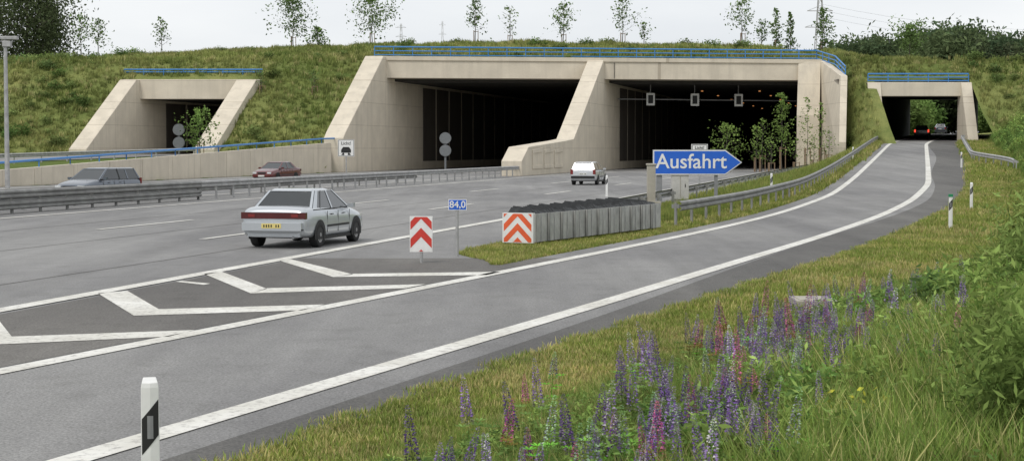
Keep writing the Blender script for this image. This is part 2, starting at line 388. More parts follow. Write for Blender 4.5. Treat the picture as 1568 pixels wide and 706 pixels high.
# left small portal
P=grp('tunnel_portal'); mb=MB()
tL=-40.6*CT-171*ST; tR=-26.4*CT-171*ST
rwall(mb,tL,tR,[(171,7.5),(171,9.55),(172.4,9.55),(172.4,7.5)]); mb.obj('lintel_beam',M_con,P,bevel=.04)
mb=MB()
rwall(mb,tL,tL+1.7,[(159.6,-.2),(159.6,2.3),(170.3,9.5),(170.99,9.5),(170.99,7.5),(340,7.5),(340,-.2)])
rwall(mb,tR-2.0,tR,[(159.6,-.2),(159.6,2.3),(170.3,9.5),(170.99,9.5),(170.99,7.5),(340,7.5),(340,-.2)]); mb.obj('side_walls',M_con,P,bevel=.05)
mb=MB(); rwall(mb,tL+.02,tR-.02,[(172.5,7.5),(172.5,8.2),(340,8.2),(340,7.5)]); rwall(mb,tL,tR,[(340.1,0),(340.1,9),(341,9),(341,0)])
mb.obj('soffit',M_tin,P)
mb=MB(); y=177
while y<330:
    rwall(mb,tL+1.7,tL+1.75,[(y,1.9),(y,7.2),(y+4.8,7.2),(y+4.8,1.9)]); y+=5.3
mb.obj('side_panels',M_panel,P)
# right exit portal
P=grp('tunnel_portal'); mb=MB()
xa,xb=37.1,47.95; ia,ib=38.45,46.85; zt=9.25; zb=7.8
mb.box(((xa+xb)/2,171.6,(zt+zb)/2),(xb-xa,1.2,zt-zb)); mb.obj('lintel_beam',M_con,P,bevel=.05)
mb=MB()
for x0,x1,xo in((xa,ia,-.25),(ib,xb,.1)):
    mb.hexa([(x0+xo,167.5,1.5),(x1+xo*.5,167.5,1.5),(x1,172.2,1.5),(x0,172.2,1.5)],[(x0,170.9,zt-.03),(x1,170.9,zt-.03),(x1,172.1,zt-.03),(x0,172.1,zt-.03)])
mb.obj('legs',M_con,P)
mb=MB(); k=.3; D=60
for x0,x1 in((ia-1.2,ia),(ib,ib+1.2)):
    mb.hexa([(x0,172.2,1),(x1,172.2,1),(x1+k*D,232,1),(x0+k*D,232,1)],[(x0,172.2,zb+.3),(x1,172.2,zb+.3),(x1+k*D,232,zb+1.9),(x0+k*D,232,zb+1.9)])
mb.hexa([(ia-1.2,172.2,zb),(ib+1.2,172.2,zb),(ib+1.2+k*D,232,zb+1.4),(ia-1.2+k*D,232,zb+1.4)],[(ia-1.2,172.2,zb+.9),(ib+1.2,172.2,zb+.9),(ib+1.2+k*D,232,zb+2.3),(ia-1.2+k*D,232,zb+2.3)])
mb.obj('tunnel_box',M_tin,P)
# retaining wall left + railing
mb=MB(); Yw=np.arange(70,163,5.)
def wz(Y): return np.interp(Y,[70,97,163],[.45,.9,3.0])
for y0,y1 in zip(Yw[:-1],Yw[1:]):
    mb.hexa([(RX(-54.5,y0),y0,-.3),(RX(-54,y0),y0,-.3),(RX(-54,y1-.06),y1-.06,-.3),(RX(-54.5,y1-.06),y1-.06,-.3)],
            [(RX(-54.5,y0),y0,wz(y0)),(RX(-54,y0),y0,wz(y0)),(RX(-54,y1-.06),y1-.06,wz(y1)),(RX(-54.5,y1-.06),y1-.06,wz(y1))])
mb.obj('retaining_wall',M_con,None)
def railing(name,pts,h,mat,n=3,r=.06,post=2.0):
    mb=MB()
    for a,b in zip(pts[:-1],pts[1:]):
        for k in range(n):
            z=h*(1-k*.42) if n>1 else h
            mb.cyl((a[0],a[1],a[2]+z),(b[0],b[1],b[2]+z),r if k else r*1.3,n=6)
        L=math.dist(a,b); c=max(1,int(L/post))
        for i in range(c+1):
            f=i/c; p=[a[j]+(b[j]-a[j])*f for j in range(3)]; mb.cyl(p,(p[0],p[1],p[2]+h),r*.8,n=6)
    return mb.obj(name,mat)
railing('blue_railing',[(XLf+.2,YLf+2.6,12.3),(XRf,YRf+2.6,12.3),(35.1,YRf-4,11.3),(35.0,172,9.9)],1.05,M_blue)
railing('blue_railing',[dp(190,116,173.2),dp(402,116,173.2)],.62,M_blue,2)
a=dp(1329,126,171.9);b=dp(1483,126,171.9); railing('blue_railing',[a,b],.85,M_blue,3)
railing('blue_railing',[(RX(-54.25,y),y,wz(y)-.1) for y in np.arange(70,170,8.)],.55,M_blue,1,.06,4)
# ---------- guardrails ----------
def guardrail(name,pts,sides=(1,),h=.75,post=2.6,mat=None,rows=1,wide=1.0):
    mb=MB(); pts=[Vector(p) for p in pts]
    prof=[(.0,-.155),(.07,-.11),(.07,-.05),(.0,0),(.07,.05),(.07,.11),(.0,.155),(-.015,.155),(.055,.09),(.055,.06),(-.015,0),(.055,-.06),(.055,-.09),(-.015,-.155)]
    L=[0]
    for a,b in zip(pts[:-1],pts[1:]): L.append(L[-1]+(b-a).length)
    nor=[]
    for i in range(len(pts)):
        d=(pts[min(i+1,len(pts)-1)]-pts[max(i-1,0)]); d.z=0; d.normalize(); nor.append(Vector((d.y,-d.x,0)))
    for s in sides:
        for r in range(rows):
            rings=[[tuple(p+n*s*(.12+o)+Vector((0,0,h-.155-r*.42+z*wide))) for o,z in prof] for p,n in zip(pts,nor)]
            mb.loft(rings,0)
    tot=L[-1];k=int(tot/post)
    for i in range(k+1):
        dd=tot*i/max(k,1); j=max(0,min(len(L)-2,int(np.searchsorted(L,dd))-1)); f=(dd-L[j])/(L[j+1]-L[j]+1e-9)
        p=pts[j].lerp(pts[j+1],f); ang=math.atan2(nor[j].y,nor[j].x)
        mb.box((p.x,p.y,p.z+h/2-.06),(.07,.12,h),rz=ang)
        mb.box((p.x,p.y,p.z+h-.16),(.24 if len(sides)<2 else .26,.1,.12),rz=ang)
    return mb.obj(name,mat or M_galv)
guardrail('guardrail',[(RX(-31.7,y),y,0) for y in np.arange(20,78.1,4.)],(1,-1),.88,2.0,rows=2,mat=M_galvd)
guardrail('guardrail',[(RX(-31.7,y),y,0) for y in np.arange(76,142,4.)],(1,-1),.88,2.0,rows=1)
guardrail('guardrail',[(RX(-33.4,y),y,0) for y in np.arange(20,120,4.)],(1,),.60,4.0,mat=M_galvd)
guardrail('guardrail',[(RX(-65.0,y),y,float(T(RX(-65,y),y))) for y in np.arange(80,160,5.)],(1,),.75,4)
gy=np.concatenate([np.arange(50,168,2.5)])
guardrail('guardrail',[(float(XL(y))-1.55,y,float(T(XL(y)-1.55,y))) for y in gy],(1,),.78,2.2,rows=1,mat=M_galvd)
guardrail('guardrail',[(float(XR(y))+.5+2.6*float(sm((122-y)/18)),y,float(zr(y))) for y in np.arange(104,169,2.)],(-1,),.8,2.2)
guardrail('guardrail',[(RX(-9.0,y),y,0) for y in np.arange(51,172,4.)],(-1,),.72,4.,mat=M_galvd)
# ---------- crash cushion ----------
A=Vector(gp(817,376)); B=Vector(gp(1010,352))
dirv=(B-A).normalized(); left=Vector((-dirv.y,dirv.x,0)); rzc=math.atan2(dirv.y,dirv.x)
C=grp('crash_cushion'); L=(B-A).length; mb=MB(); W0,W1=.78,1.5
def cc(s,w,z): p=A+dirv*s+left*w; return (p.x,p.y,z)
n=11
for i in range(n):
    s0=L*i/n; s1=L*(i+1)/n; wa=W0+(W1-W0)*i/n; wb=W0+(W1-W0)*(i+1)/n
    for sgn in(0,1):
        o0=wa if sgn else 0; o1=wb if sgn else 0; q=.06 if sgn else -.06; q2=.01 if sgn else -.01; th=-.03 if sgn else .03
        mb.hexa([cc(s0,o0+q,.08),cc(s1+.06,o1+q2,.08),cc(s1+.06,o1+q2+th,.08),cc(s0,o0+q+th,.08)],
                [cc(s0,o0+q,.78),cc(s1+.06,o1+q2,.78),cc(s1+.06,o1+q2+th,.78),cc(s0,o0+q+th,.78)],0)
    for e in(.0,.42):
        w_=-.058+e*.05; c=cc(s0+.02+e*L/n,w_-.008,.43); mb.box(c,(.03,.022,.70),2 if e==0 else 1,rz=rzc)
mb.obj('side_panels',[simple('cushion_steel',(.43,.43,.41),.6,.15,.3,2.5),M_galv,M_galvd],C)
mb=MB(); mb.hexa([cc(.05,.03,.1),cc(L-.05,.03,.1),cc(L-.05,W1-.03,.1),cc(.05,W0-.03,.1)],[cc(.05,.03,.74),cc(L-.05,.03,.74),cc(L-.05,W1-.03,.74),cc(.05,W0-.03,.74)],0)
for i in range(60):
    s=L*(i+.2)/61; w=W0+(W1-W0)*i/60; hz=.87+.03*math.sin(i*.95)+.015*math.sin(i*2.3)
    mb.hexa([cc(s,.02,.741),cc(s+.15,.02,.741),cc(s+.15,w-.02,.741),cc(s,w-.02,.741)],[cc(s+.02,.14,hz-.02),cc(s+.12,.14,hz-.03),cc(s+.12,w-.14,hz+.05),cc(s+.02,w-.14,hz+.06)],0)
mb.obj('mesh_cover',[M_earth],C)
mb=MB(); mb.hexa([cc(-.1,-.03,.06),cc(0.02,-.03,.06),cc(0.02,W0+.03,.06),cc(-.1,W0+.03,.06)],[cc(-.1,-.03,.80),cc(.02,-.03,.80),cc(.02,W0+.03,.80),cc(-.1,W0+.03,.80)])
mb.obj('nose_plate',M_white,C)
def chevrons(mb,fn,hw,z0,z1,bands,k,m,cols=24):
    for a,w in bands:
        for i in range(cols):
            x0=-hw+2*hw*i/cols; x1=-hw+2*hw*(i+1)/cols
            q=[]
            for x in(x0,x1):
                lo=a-k*abs(x); q.append((max(z0,min(z1,lo)),max(z0,min(z1,lo+w))))
            if q[0][1]-q[0][0]<1e-4 and q[1][1]-q[1][0]<1e-4: continue
            mb.add([fn(x0,q[0][0]),fn(x1,q[1][0]),fn(x1,q[1][1]),fn(x0,q[0][1])],[(0,1,2,3)],m)
mb=MB(); hw=W0/2; chevrons(mb,lambda x,z:cc(-.104,hw-x,z),hw-.01,.08,.78,[(.72,.18),(.37,.18),(.02,.18),(1.07,.18)],1.0,0)
mb.obj('nose_stripes',M_orange,C,fixn=False)
# ---------- signs ----------
def text(body,size,loc,mat,parent,name='lettering',bold=.012):
    c=bpy.data.curves.new(name,'FONT'); c.body=body; c.size=size; c.align_x='CENTER'; c.align_y='CENTER'; c.offset=bold; c.extrude=.002
    c.materials.append(mat); o=link(bpy.data.objects.new(name,c),parent); o.location=loc; o.rotation_euler=(math.pi/2,0,0); return o
Y=70.; c=dp(1068,249,Y)
G=grp('exit_direction_sign',(c[0],Y,0)); s=F/Y; w=137/s; h=39/s; zc=c[2]
def arrow(hw,hh,tip,y): return [(-hw,y,zc-hh),(hw-tip,y,zc-hh),(hw,y,zc),(hw-tip,y,zc+hh),(-hw,y,zc+hh)]
mb=MB(); mb.prism(arrow(w/2,h/2,.72,0),(0,.06,0),1); mb.prism([(p[0],p[1],p[2]) for p in arrow(w/2-.02,h/2-.02,.71,-.006)],(0,.006,0),0)
mb.prism(arrow(w/2-.065,h/2-.065,.67,-.012),(0,.006,0),2); mb.obj('panel',[M_white,M_grey,M_sign],G)
text('Ausfahrt',.88,(-.27,-.02,zc+.02),M_white,G,bold=.008)
mb=MB()
for u in(1010,1097):
    x=(u-1068)/s; mb.box((x,.12,zc/2+.1),(.14 if u>1050 else .24,.12,zc+.2))
mb.obj('posts',M_grey,G)
c=dp(1037,300,69.); G=grp('electrical_cabinet',(c[0],68.,0)); mb=MB()
mb.box((0,0,.15),(.62,.5,.5),1); mb.box((0,0,.78),(.7,.55,1.0),0); mb.box((0,0,1.3),(.78,.62,.06),0); mb.box((0,-.285,.8),(.02,.02,.9),1); mb.box((.2,-.29,.85),(.03,.03,.14),2)
mb.obj('body',[simple('cabinet_grey',(.50,.49,.46),.6),M_con2,M_black],G,bevel=.012)
c=dp(997,300,60.); G=grp('concrete_pillar',(c[0],60.,0)); mb=MB(); mb.box((0,0,.85),(.3,.35,1.85)); mb.box((0,0,1.8),(.36,.41,.07)); mb.box((.05,-.02,.2),(.6,.5,.5)); mb.obj('pillar',M_con2,G,bevel=.02)
# chevron sign
c=gp(645,403); G=grp('chevron_marker_sign',c,-.05); s=F/c[1]
mb=MB(); mb.cyl((0,.03,0),(0,.03,.95),.035); bw=35/s; bz0=(403-386)/s; bz1=(403-331)/s
mb.box((0,0,(bz0+bz1)/2),(bw,.025,bz1-bz0),1); mb.obj('board',[M_galv,M_white],G,bevel=.004)
mb=MB(); chevrons(mb,lambda x,z:(x,-.0165,z),bw/2-.015,bz0+.015,bz1-.015,[(bz1-.05,.17),(bz1-.43,.19),(bz0-.10,.16)],1.05,0); mb.obj('chevrons',M_red,G,fixn=False)
# km sign
c=gp(700,393); s=F/c[1]; G=grp('kilometre_sign',c,0); mb=MB(); mb.cyl((0,.03,0),(0,.03,(393-306)/s),.035)
z0=(393-322)/s; z1=(393-305)/s; mb.box((.01,0,(z0+z1)/2),(28/s,.02,z1-z0),1); mb.box((.01,-.012,(z0+z1)/2),(26/s,.004,z1-z0-.03),2); mb.obj('panel',[M_galv,M_white,M_sign],G)
text('84,0',.21,(.01,-.018,(z0+z1)/2),M_white,G,bold=.003)
def licht(u,vb,vt,Y):
    c=dp(u,vb,Y); zb_=c[2]; zt_=dp(u,vt,Y)[2]; h=zt_-zb_; w=25*Y/F
    G=grp('tunnel_light_sign',(c[0],Y,0)); mb=MB()
    mb.cyl((0,.06,0),(0,.06,zt_),.06); mb.box((0,0,(zb_+zt_)/2),(w,.04,h),1)
    zc=(zb_+zt_)/2
    for sx in(-1,1): mb.box((sx*(w/2-.05),-.024,zc),(.035,.006,h-.1),2)
    for sz in(-1,1): mb.box((0,-.024,zc+sz*(h/2-.05)),(w-.1-.035,.006,.035),2)
    y=-.026; q=zc-.1*h
    mb.add([(-.3*w,y,q+.0*h),(-.18*w,y,q+.16*h),(.18*w,y,q+.16*h),(.3*w,y,q)],[(0,1,2,3)],2)
    mb.add([(-.3*w,y,q-.18*h),(-.3*w,y,q-.002),(.3*w,y,q-.002),(.3*w,y,q-.18*h)],[(0,1,2,3)],2)
    for sx in(-1,1): mb.add([(sx*.12*w,y,q-.19*h),(sx*.2*w,y,q-.19*h),(sx*.3*w,y,q-.32*h),(sx*.1*w,y,q-.32*h)],[(0,1,2,3)],2)
    mb.obj('panel',[M_galv,M_white,M_black],G,fixn=False)
    text('Licht!',h*.26,(0,-.03,zc+h*.27),M_black,G,bold=.004)
licht(530,240,214,150.); licht(1071,246,221,100.)
M_disc=simple('signal_back',(.17,.18,.185),.6,.2)
def roundsig(u,v1,v2,vb,Y):
    c=dp(u,vb,Y); G=grp('signal_lights',(c[0],Y,0)); mb=MB(); zt_=dp(u,v1,Y)[2]; zg=float(T(c[0],Y))
    mb.cyl((0,.1,zg),(0,.1,zt_+.2),.09)
    for v in(v1,v2):
        z=dp(u,v,Y)[2]; r=9.0*Y/F; mb.cyl((0,.08,z),(0,-.06,z),r,n=28); mb.cyl((0,-.06,z),(0,-.1,z),r*.93,n=28,m=1)
    mb.obj('discs',[M_disc,M_disc],G)
roundsig(682,212,231,256,148.); roundsig(274,199,219,236,158.)
# delineator posts
M_wbl=[M_white,M_black,M_green,M_grey]
def delin(p,rz=0,s=1,cap=0):
    G=grp('delineator_post',p,rz,s); mb=MB()
    def ring(z,w,d,sl=0): return [(-w,-d*.7,z),(0,-d,z),(w,-d*.7,z),(w*.8,d*.8,z+sl),(-w*.8,d*.8,z+sl)]
    mb.loft([ring(-.1,.058,.04),ring(.5,.057,.038),ring(.97,.054,.035),ring(1.0,.048,.03,.03)],0)
    def fr(x,z,e=.0025):
        w=.056;d=.037; y=-d+(abs(x)/w)*(d*.3); return (x,y-e,z)
    for xa_,xb_ in((-.05,0),(0,.05)):
        mb.add([fr(xa_,.62+xa_*1.2),fr(xb_,.62+xb_*1.2),fr(xb_,.84+xb_*1.2),fr(xa_,.84+xa_*1.2)],[(0,1,2,3)],1)
    mb.add([fr(-.018,.66,.005),fr(0,.66,.005),fr(0,.80,.005),fr(-.018,.80,.005)],[(0,1,2,3)],3)
    mb.add([fr(0,.66,.005),fr(.018,.66,.005),fr(.018,.80,.005),fr(0,.80,.005)],[(0,1,2,3)],3)
    if cap: mb.box((0,0,1.0),(.12,.085,.08),2)
    mb.obj('post',M_wbl,G,bevel=.004,fixn=False)
p=dp(229,580,9.9); delin((p[0],9.9,p[2]-1.02),.25)
for u,v,k in((1455,353,1),(1487,322,0),(1472,257,0),(929,301,0),(1181,300,0),(1306,247,0),(1296,236,0)):
    x,y,z=terr(u,v) ; delin((x,y,z),0,1.02,k)
# street lamp left
c=dp(8,60,97.); G=grp('street_lamp',(c[0],97.,0)); mb=MB(); mb.cyl((0,0,0),(0,0,c[2]),.15,.10,n=12); mb.box((.25,0,c[2]+.05),(1.0,.4,.2)); mb.box((.1,0,c[2]-.3),(.5,.35,.35)); mb.obj('mast',M_galv,G,bevel=.03)
x,y,z=terr(1245,467); mb=MB(); mb.box((0,0,.05),(.62,.8,.09)); mb.box((0,0,.10),(.5,.64,.014)); o=mb.obj('drain_cover',M_con2,bevel=.01); o.location=(x,y,z); drain=(x,y)
# ---------- cars ----------
def car(name,p,head,L,W,H,kind,paint,lit=False,plate=None):
    G=grp(name,p,head); k=H/1.40
    if kind=='sedan': st=[(-.5,.80,.40,.435),(-.492,.93,.30,.47),(-.46,1.0,.24,.49),(-.36,1.01,.21,.5),(-.1,.97,.2,.5),(.18,.95,.2,.5),(.29,.90,.2,.5),(.41,.80,.21,.49),(.475,.70,.25,.465),(.5,.56,.34,.41)]; gh=(-.375,-.225,.04,.235)
    else: st=[(-.5,.86,.40,.44),(-.495,.93,.30,.475),(-.47,.95,.24,.49),(-.36,.95,.21,.5),(-.1,.95,.2,.5),(.18,.94,.2,.5),(.29,.90,.2,.5),(.41,.80,.21,.49),(.475,.70,.25,.465),(.5,.56,.34,.41)]; gh=(-.485,-.43,.05,.235)
    rings=[]
    for x,zt_,zb_,hw in st:
        zt_*=k; zb_*=k; w=hw*W; x*=L; hgt=zt_-zb_
        half=[(.80*w,zb_),(.96*w,zb_+.07*hgt),(w,zb_+.32*hgt),(.995*w,zb_+.62*hgt),(.955*w,zb_+.88*hgt),(.86*w,zt_-.01),(.45*w,zt_+.012)]
        rings.append([(x,y,z) for y,z in half]+[(x,-y,z) for y,z in half[::-1]])
    mb=MB(); mb.loft(rings,0); mb.obj('body',paint,G,smooth=True,sub=2)
    xr,xrr,xrf,xf=[g*L for g in gh]; zb_=.90*k; zt_=1.365*k; yb=.452*W; yt=.345*W
    mb=MB()
    mb.hexa([(xr,-yb,zb_),(xf,-yb,zb_),(xf,yb,zb_),(xr,yb,zb_)],[(xrr,-yt,zt_),(xrf,-yt,zt_),(xrf,yt,zt_),(xrr,yt,zt_)])
    mb.obj('windows',M_glass,G,bevel=.02)
    mb=MB(); e=.025
    mb.loft([[(xrr-.05,-yt*.9,zt_-.03),(xrr-.05,yt*.9,zt_-.03),(xrr-.05,yt*.85,zt_+.0),(xrr-.05,-yt*.85,zt_)],
             [(xrr+.12,-yt-e,zt_-.025),(xrr+.12,yt+e,zt_-.025),(xrr+.12,yt*.85,zt_+.035),(xrr+.12,-yt*.85,zt_+.035)],
             [(xrf-.3,-yt-e,zt_-.025),(xrf-.3,yt+e,zt_-.025),(xrf-.3,yt*.85,zt_+.04),(xrf-.3,-yt*.85,zt_+.04)],
             [(xrf+.06,-yt*.92,zt_-.035),(xrf+.06,yt*.92,zt_-.035),(xrf+.06,yt*.85,zt_-.0),(xrf+.06,-yt*.85,zt_)]],0)
    mb.obj('roof',paint,G,smooth=True,bevel=.015)
    mb=MB()
    def side(b0,b1,t0,t1,s,m=0):
        o=.012; mb.add([(b0,s*(yb+o),zb_),(b1,s*(yb+o),zb_),(t1,s*(yt+o),zt_),(t0,s*(yt+o),zt_)],[(0,1,2,3)],m)
    cw=.075*L if kind=='sedan' else .03*L
    for s in(-1,1):
        side(xr,xr+cw*.9,xrr,xrr+cw*.55,s); side(xf-.09,xf,xrf-.05,xrf+.02,s)
        mpt=(xr+xf)/2+.05; side(mpt-.04,mpt+.04,mpt-.04,mpt+.03,s,0 if kind=='sedan' else 1)
        if kind!='sedan': side(-.27*L,-.25*L,-.265*L,-.25*L,s,0)
        else: side(xr+cw*.9+.22,xr+cw*.9+.25,xrr+cw*.55+.16,xrr+cw*.55+.19,s,1)
        mb.box(((xr+xf)/2,s*(yb+.02),zb_+.012),((xf-xr)*.98,.02,.02),1)
        for xb_,xt_ in((xr-.01,xrr-.01),(xf+.01,xrf+.01)):
            mb.add([(xb_,s*yb,zb_),(xb_,s*(yb-.07),zb_),(xt_,s*(yt-.06),zt_),(xt_,s*yt,zt_)],[(0,1,2,3)],0)
        mb.box((xf-.25,s*(.5*W+.06),zb_+.06),(.12,.17,.11),0)
        mb.box((-.0*L,s*(.5*W-.002),.50*k),(.36*L,.022,.05),1)
        for hx_ in(-.10*L,.095*L): mb.box((hx_,s*(.4965*W),.78*k),(.14,.03,.022),1)
        for sx in(-.175*L,-.0*L,.19*L): mb.box((sx,s*(.4945*W),.60*k),(.008,.012,.52*k),1)
        mb.box((0,s*(.47*W),.215*k),(.44*L,.06,.07),1)
    mb.obj('trim',[paint,M_black],G,fixn=False)
    r=.305*min(1.05,k)
    for i,(wx,s) in enumerate(((-.295,-1),(-.295,1),(.305,-1),(.305,1))):
        mb=MB(); x=wx*L; y=s*(.5*W-.10)
        nseg=28
        arch=[(x+.365*math.cos(a),s*(.5*W+.003),r+.365*math.sin(a)) for a in np.linspace(-.3,math.pi+.3,18)]
        mb.add(arch,[tuple(range(18))],3)
        prof=[(-.1,r*.82),(-.09,r*.97),(-.05,r),(.06,r),(.1,r*.97),(.112,r*.84),(.112,r*.66),(.085,r*.62)]
        rings=[[(x+rr*math.cos(a),y+s*o,r+rr*math.sin(a)) for a in np.linspace(0,2*math.pi,nseg,endpoint=False)] for o,rr in prof]
        mb.loft(rings,0)
        mb.cyl((x,y+s*.06,r),(x,y+s*.095,r),r*.64,n=nseg,m=1)
        for q in range(7):
            a=q*2*math.pi/7; xx=x+math.cos(a)*r*.42; zz=r+math.sin(a)*r*.42
            mb.cyl((xx,y+s*.08,zz),(xx,y+s*.0975,zz),r*.085,n=8,m=2)
        mb.cyl((x,y+s*.08,r),(x,y+s*.112,r),r*.16,n=12,m=1)
        mb.obj('wheel_%d'%(i+1),[M_tyre,M_hub,M_black,M_black],G,smooth=False)
    mb=MB(); xr_=-.5*L
    if kind=='sedan':
        mb.box((xr_+.02,0,.79*k),(.07,.80*W,.15*k),0)
        for s in(-1,1): mb.box((xr_+.05,s*.405*W,.79*k),(.12,.15*W,.155*k),0)
        for s in(-1,1): mb.box((xr_+.012,s*.32*W,.79*k),(.07,.10*W,.07*k),4)
        mb.box((xr_-.03,0,.53*k),(.2,.88*W,.19*k),5); mb.box((xr_-.02,0,.455*k),(.21,.885*W,.035),1)
        mb.box((xr_-.132,0,.55*k),(.012,.5,.115),2)
        mb.box((xr_+.12,0,.36*k),(.2,.78*W,.16),5); mb.cyl((xr_-.0,-.5,.27),(xr_+.3,-.5,.27),.035,m=3)
    else:
        for s in(-1,1): mb.box((xr_+.06,s*.43*W,.80*k),(.12,.10*W,.30*k),4)
        mb.box((xr_-.01,0,.48*k),(.14,.90*W,.16*k),1); mb.box((xr_-.004,0,.68*k),(.02,.5,.115),2)
    for j in range(7):
        yy=-.19+j*.062
        if j not in(2,): mb.box((xr_-(.139 if kind=='sedan' else .016),yy,(.55 if kind=='sedan' else .68)*k),(.003,.032,.065),1)
    xf_=.5*L
    for s in(-1,1): mb.box((xf_-.09,s*.335*W,.63*k),(.12,.17*W,.12*k),6)
    mb.box((xf_-.03,0,.62*k),(.08,.36*W,.10*k),1); mb.box((xf_-.02,0,.42*k),(.12,.82*W,.13*k),5); mb.box((xf_+.045,0,.42*k),(.015,.5,.11),2); mb.box((xf_-.02,0,.30*k),(.08,.6*W,.08*k),1)
    mb.obj('lights_and_bumpers',[M_tail,M_black,plate or M_platew,M_grey,M_tlit if lit else M_tail2,paint if kind=='sedan' else M_grey,M_head],G,bevel=.012)
    return G
P_sil=simple('paint_silver',(.52,.55,.575),.28,.5,.04,1,coat=.8)
P_wht=simple('paint_light_silver',(.62,.64,.66),.3,.4,.04,1,coat=.6)
P_red=simple('paint_dark_red',(.12,.016,.014),.28,.2,.1,1,coat=.8)
P_blu=simple('paint_blue_grey',(.12,.14,.17),.25,.4,.1,1,coat=.8)
P_drk=simple('paint_black',(.012,.013,.016),.3,.2,.1,1,coat=.6)
hd=math.pi/2-TH
car('silver_sedan_car',(-5.17,41.0,0),hd-.02,4.25,1.72,1.40,'sedan',P_sil,plate=M_plate)
car('estate_car',(RX(-19.9,108),108,0),hd,4.2,1.72,1.50,'wagon',P_wht)
car('red_sedan_car',(-17.0,118,0),hd+math.pi-.12,4.5,1.72,1.42,'sedan',P_red)
car('estate_car',(-19.0,75,0),hd+math.pi-.10,4.7,1.76,1.50,'wagon',P_blu)
car('dark_hatchback_car',(47.2,188,float(zr(188))),math.pi/2-.3,4.0,1.72,1.5,'wagon',P_drk,lit=True)
car('dark_hatchback_car',(64.5,246,float(zr(246))),math.pi/2-.3,4.2,1.7,1.45,'wagon',P_blu)
# ---------- vegetation ----------
def tuft(n,h,w,spread,lean,seed,c0=(.68,.70,.62),c1=(1.25,1.2,1.1)):
    r=np.random.default_rng(seed); V=[];Fc=[];C=[]
    for i in range(n):
        a=r.uniform(0,6.28); b=r.uniform(0,6.28); hh=h*r.uniform(.55,1.1); l=lean*r.uniform(.2,1)*hh; R=spread*math.sqrt(r.uniform())
        x,y=R*math.cos(b),R*math.sin(b); dx,dy=math.cos(a)*l,math.sin(a)*l; px,py=-math.sin(a+r.normal()*.6)*w/2,math.cos(a)*w/2
        o=len(V); V+=[(x-px,y-py,0),(x+px,y+py,0),(x+dx*.35-px*.8,y+dy*.35-py*.8,hh*.6),(x+dx*.35+px*.8,y+dy*.35+py*.8,hh*.6),(x+dx,y+dy,hh)]
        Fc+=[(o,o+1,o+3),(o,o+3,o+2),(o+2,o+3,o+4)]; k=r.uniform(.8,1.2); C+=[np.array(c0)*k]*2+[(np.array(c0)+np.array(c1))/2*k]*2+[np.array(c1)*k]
    return np.array(V),np.array(Fc),np.array(C)
def leafcloud(n,rx,rz_,size,seed,base=.0,lumps=6,shape=1.5,sig=.25):
    r=np.random.default_rng(seed)
    cs=r.normal(size=(lumps,3)); cs/=np.linalg.norm(cs,axis=1)[:,None]; cs*=r.uniform(.35,.85,(lumps,1))
    lk=r.uniform(.75,1.25,lumps); ci=r.integers(lumps,size=n)
    p=cs[ci]+r.normal(size=(n,3))*sig
    q=np.stack([p[:,0]*rx,p[:,1]*rx,base+rz_*(1+p[:,2])*.5],-1); q[:,2]=np.where(q[:,2]<0,abs(q[:,2])*.5,q[:,2])
    a=r.normal(size=(n,3)); a/=np.linalg.norm(a,axis=1)[:,None]; b=np.cross(a,r.normal(size=(n,3))); b/=np.linalg.norm(b,axis=1)[:,None]
    s=(size*r.uniform(.6,1.3,n))[:,None]
    V=np.stack([q-a*s*.5*shape,q+b*s*.3,q+a*s*.5*shape,q-b*s*.3],1).reshape(-1,3)
    o=np.arange(n)[:,None]*4; Fc=np.concatenate([o+np.array([[0,1,2]]),o+np.array([[0,2,3]])],0)
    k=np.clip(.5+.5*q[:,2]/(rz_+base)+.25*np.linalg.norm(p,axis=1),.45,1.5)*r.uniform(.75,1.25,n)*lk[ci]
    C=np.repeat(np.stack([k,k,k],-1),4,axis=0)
    return V,Fc,C
def scatter(name,temps,P,S,tint,mat,choice=None,tilt=0):
    P=np.asarray(P);n=len(P); R=rng.uniform(0,6.283,n); ch=rng.integers(0,len(temps),n) if choice is None else choice
    VV=[];FF=[];CC=[];off=0
    for k,(V,Fc,C) in enumerate(temps):
        i=np.where(ch==k)[0]
        if len(i)==0: continue
        c,s=np.cos(R[i])[:,None],np.sin(R[i])[:,None]; sc_=S[i][:,None]
        x=(V[None,:,0]*c-V[None,:,1]*s)*sc_; y=(V[None,:,0]*s+V[None,:,1]*c)*sc_; z=V[None,:,2]*sc_
        if tilt:
            tx=rng.normal(0,tilt,(len(i),1)); ty=rng.normal(0,tilt,(len(i),1)); x=x+z*tx; y=y+z*ty
        W=np.stack([x+P[i,0][:,None],y+P[i,1][:,None],z+P[i,2][:,None]],-1)
        VV.append(W.reshape(-1,3)); CC.append((C[None]*tint[i][:,None,:]).reshape(-1,3))
        FF.append((Fc[None]+(np.arange(len(i))*len(V))[:,None,None]+off).reshape(-1,3)); off+=len(i)*len(V)
    return mesh_np(name,np.concatenate(VV),np.concatenate(FF),mat,np.concatenate(CC))
def vis(X,Y,m=120):
    u=784+F*X/np.maximum(Y,1); return (u>-m)&(u<1568+m)
def tints(n,base,var=.25,mixb=None,prob=.3):
    t=np.array(base)[None]*rng.uniform(1-var,1+var,(n,1))*rng.uniform(.92,1.08,(n,3))
    if mixb is not None:
        k=rng.uniform(size=n)<prob; t[k]=np.array(mixb)*rng.uniform(1-var,1+var,(k.sum(),1))
    return t
def samp(fn_lo,fn_hi,y0,y1,n):
    Y=rng.uniform(y0,y1,n); lo=fn_lo(Y); hi=fn_hi(Y); X=lo+(hi-lo)*rng.uniform(0,1,n); k=vis(X,Y); return X[k],Y[k]
P_=[];S_=[];C_=[]
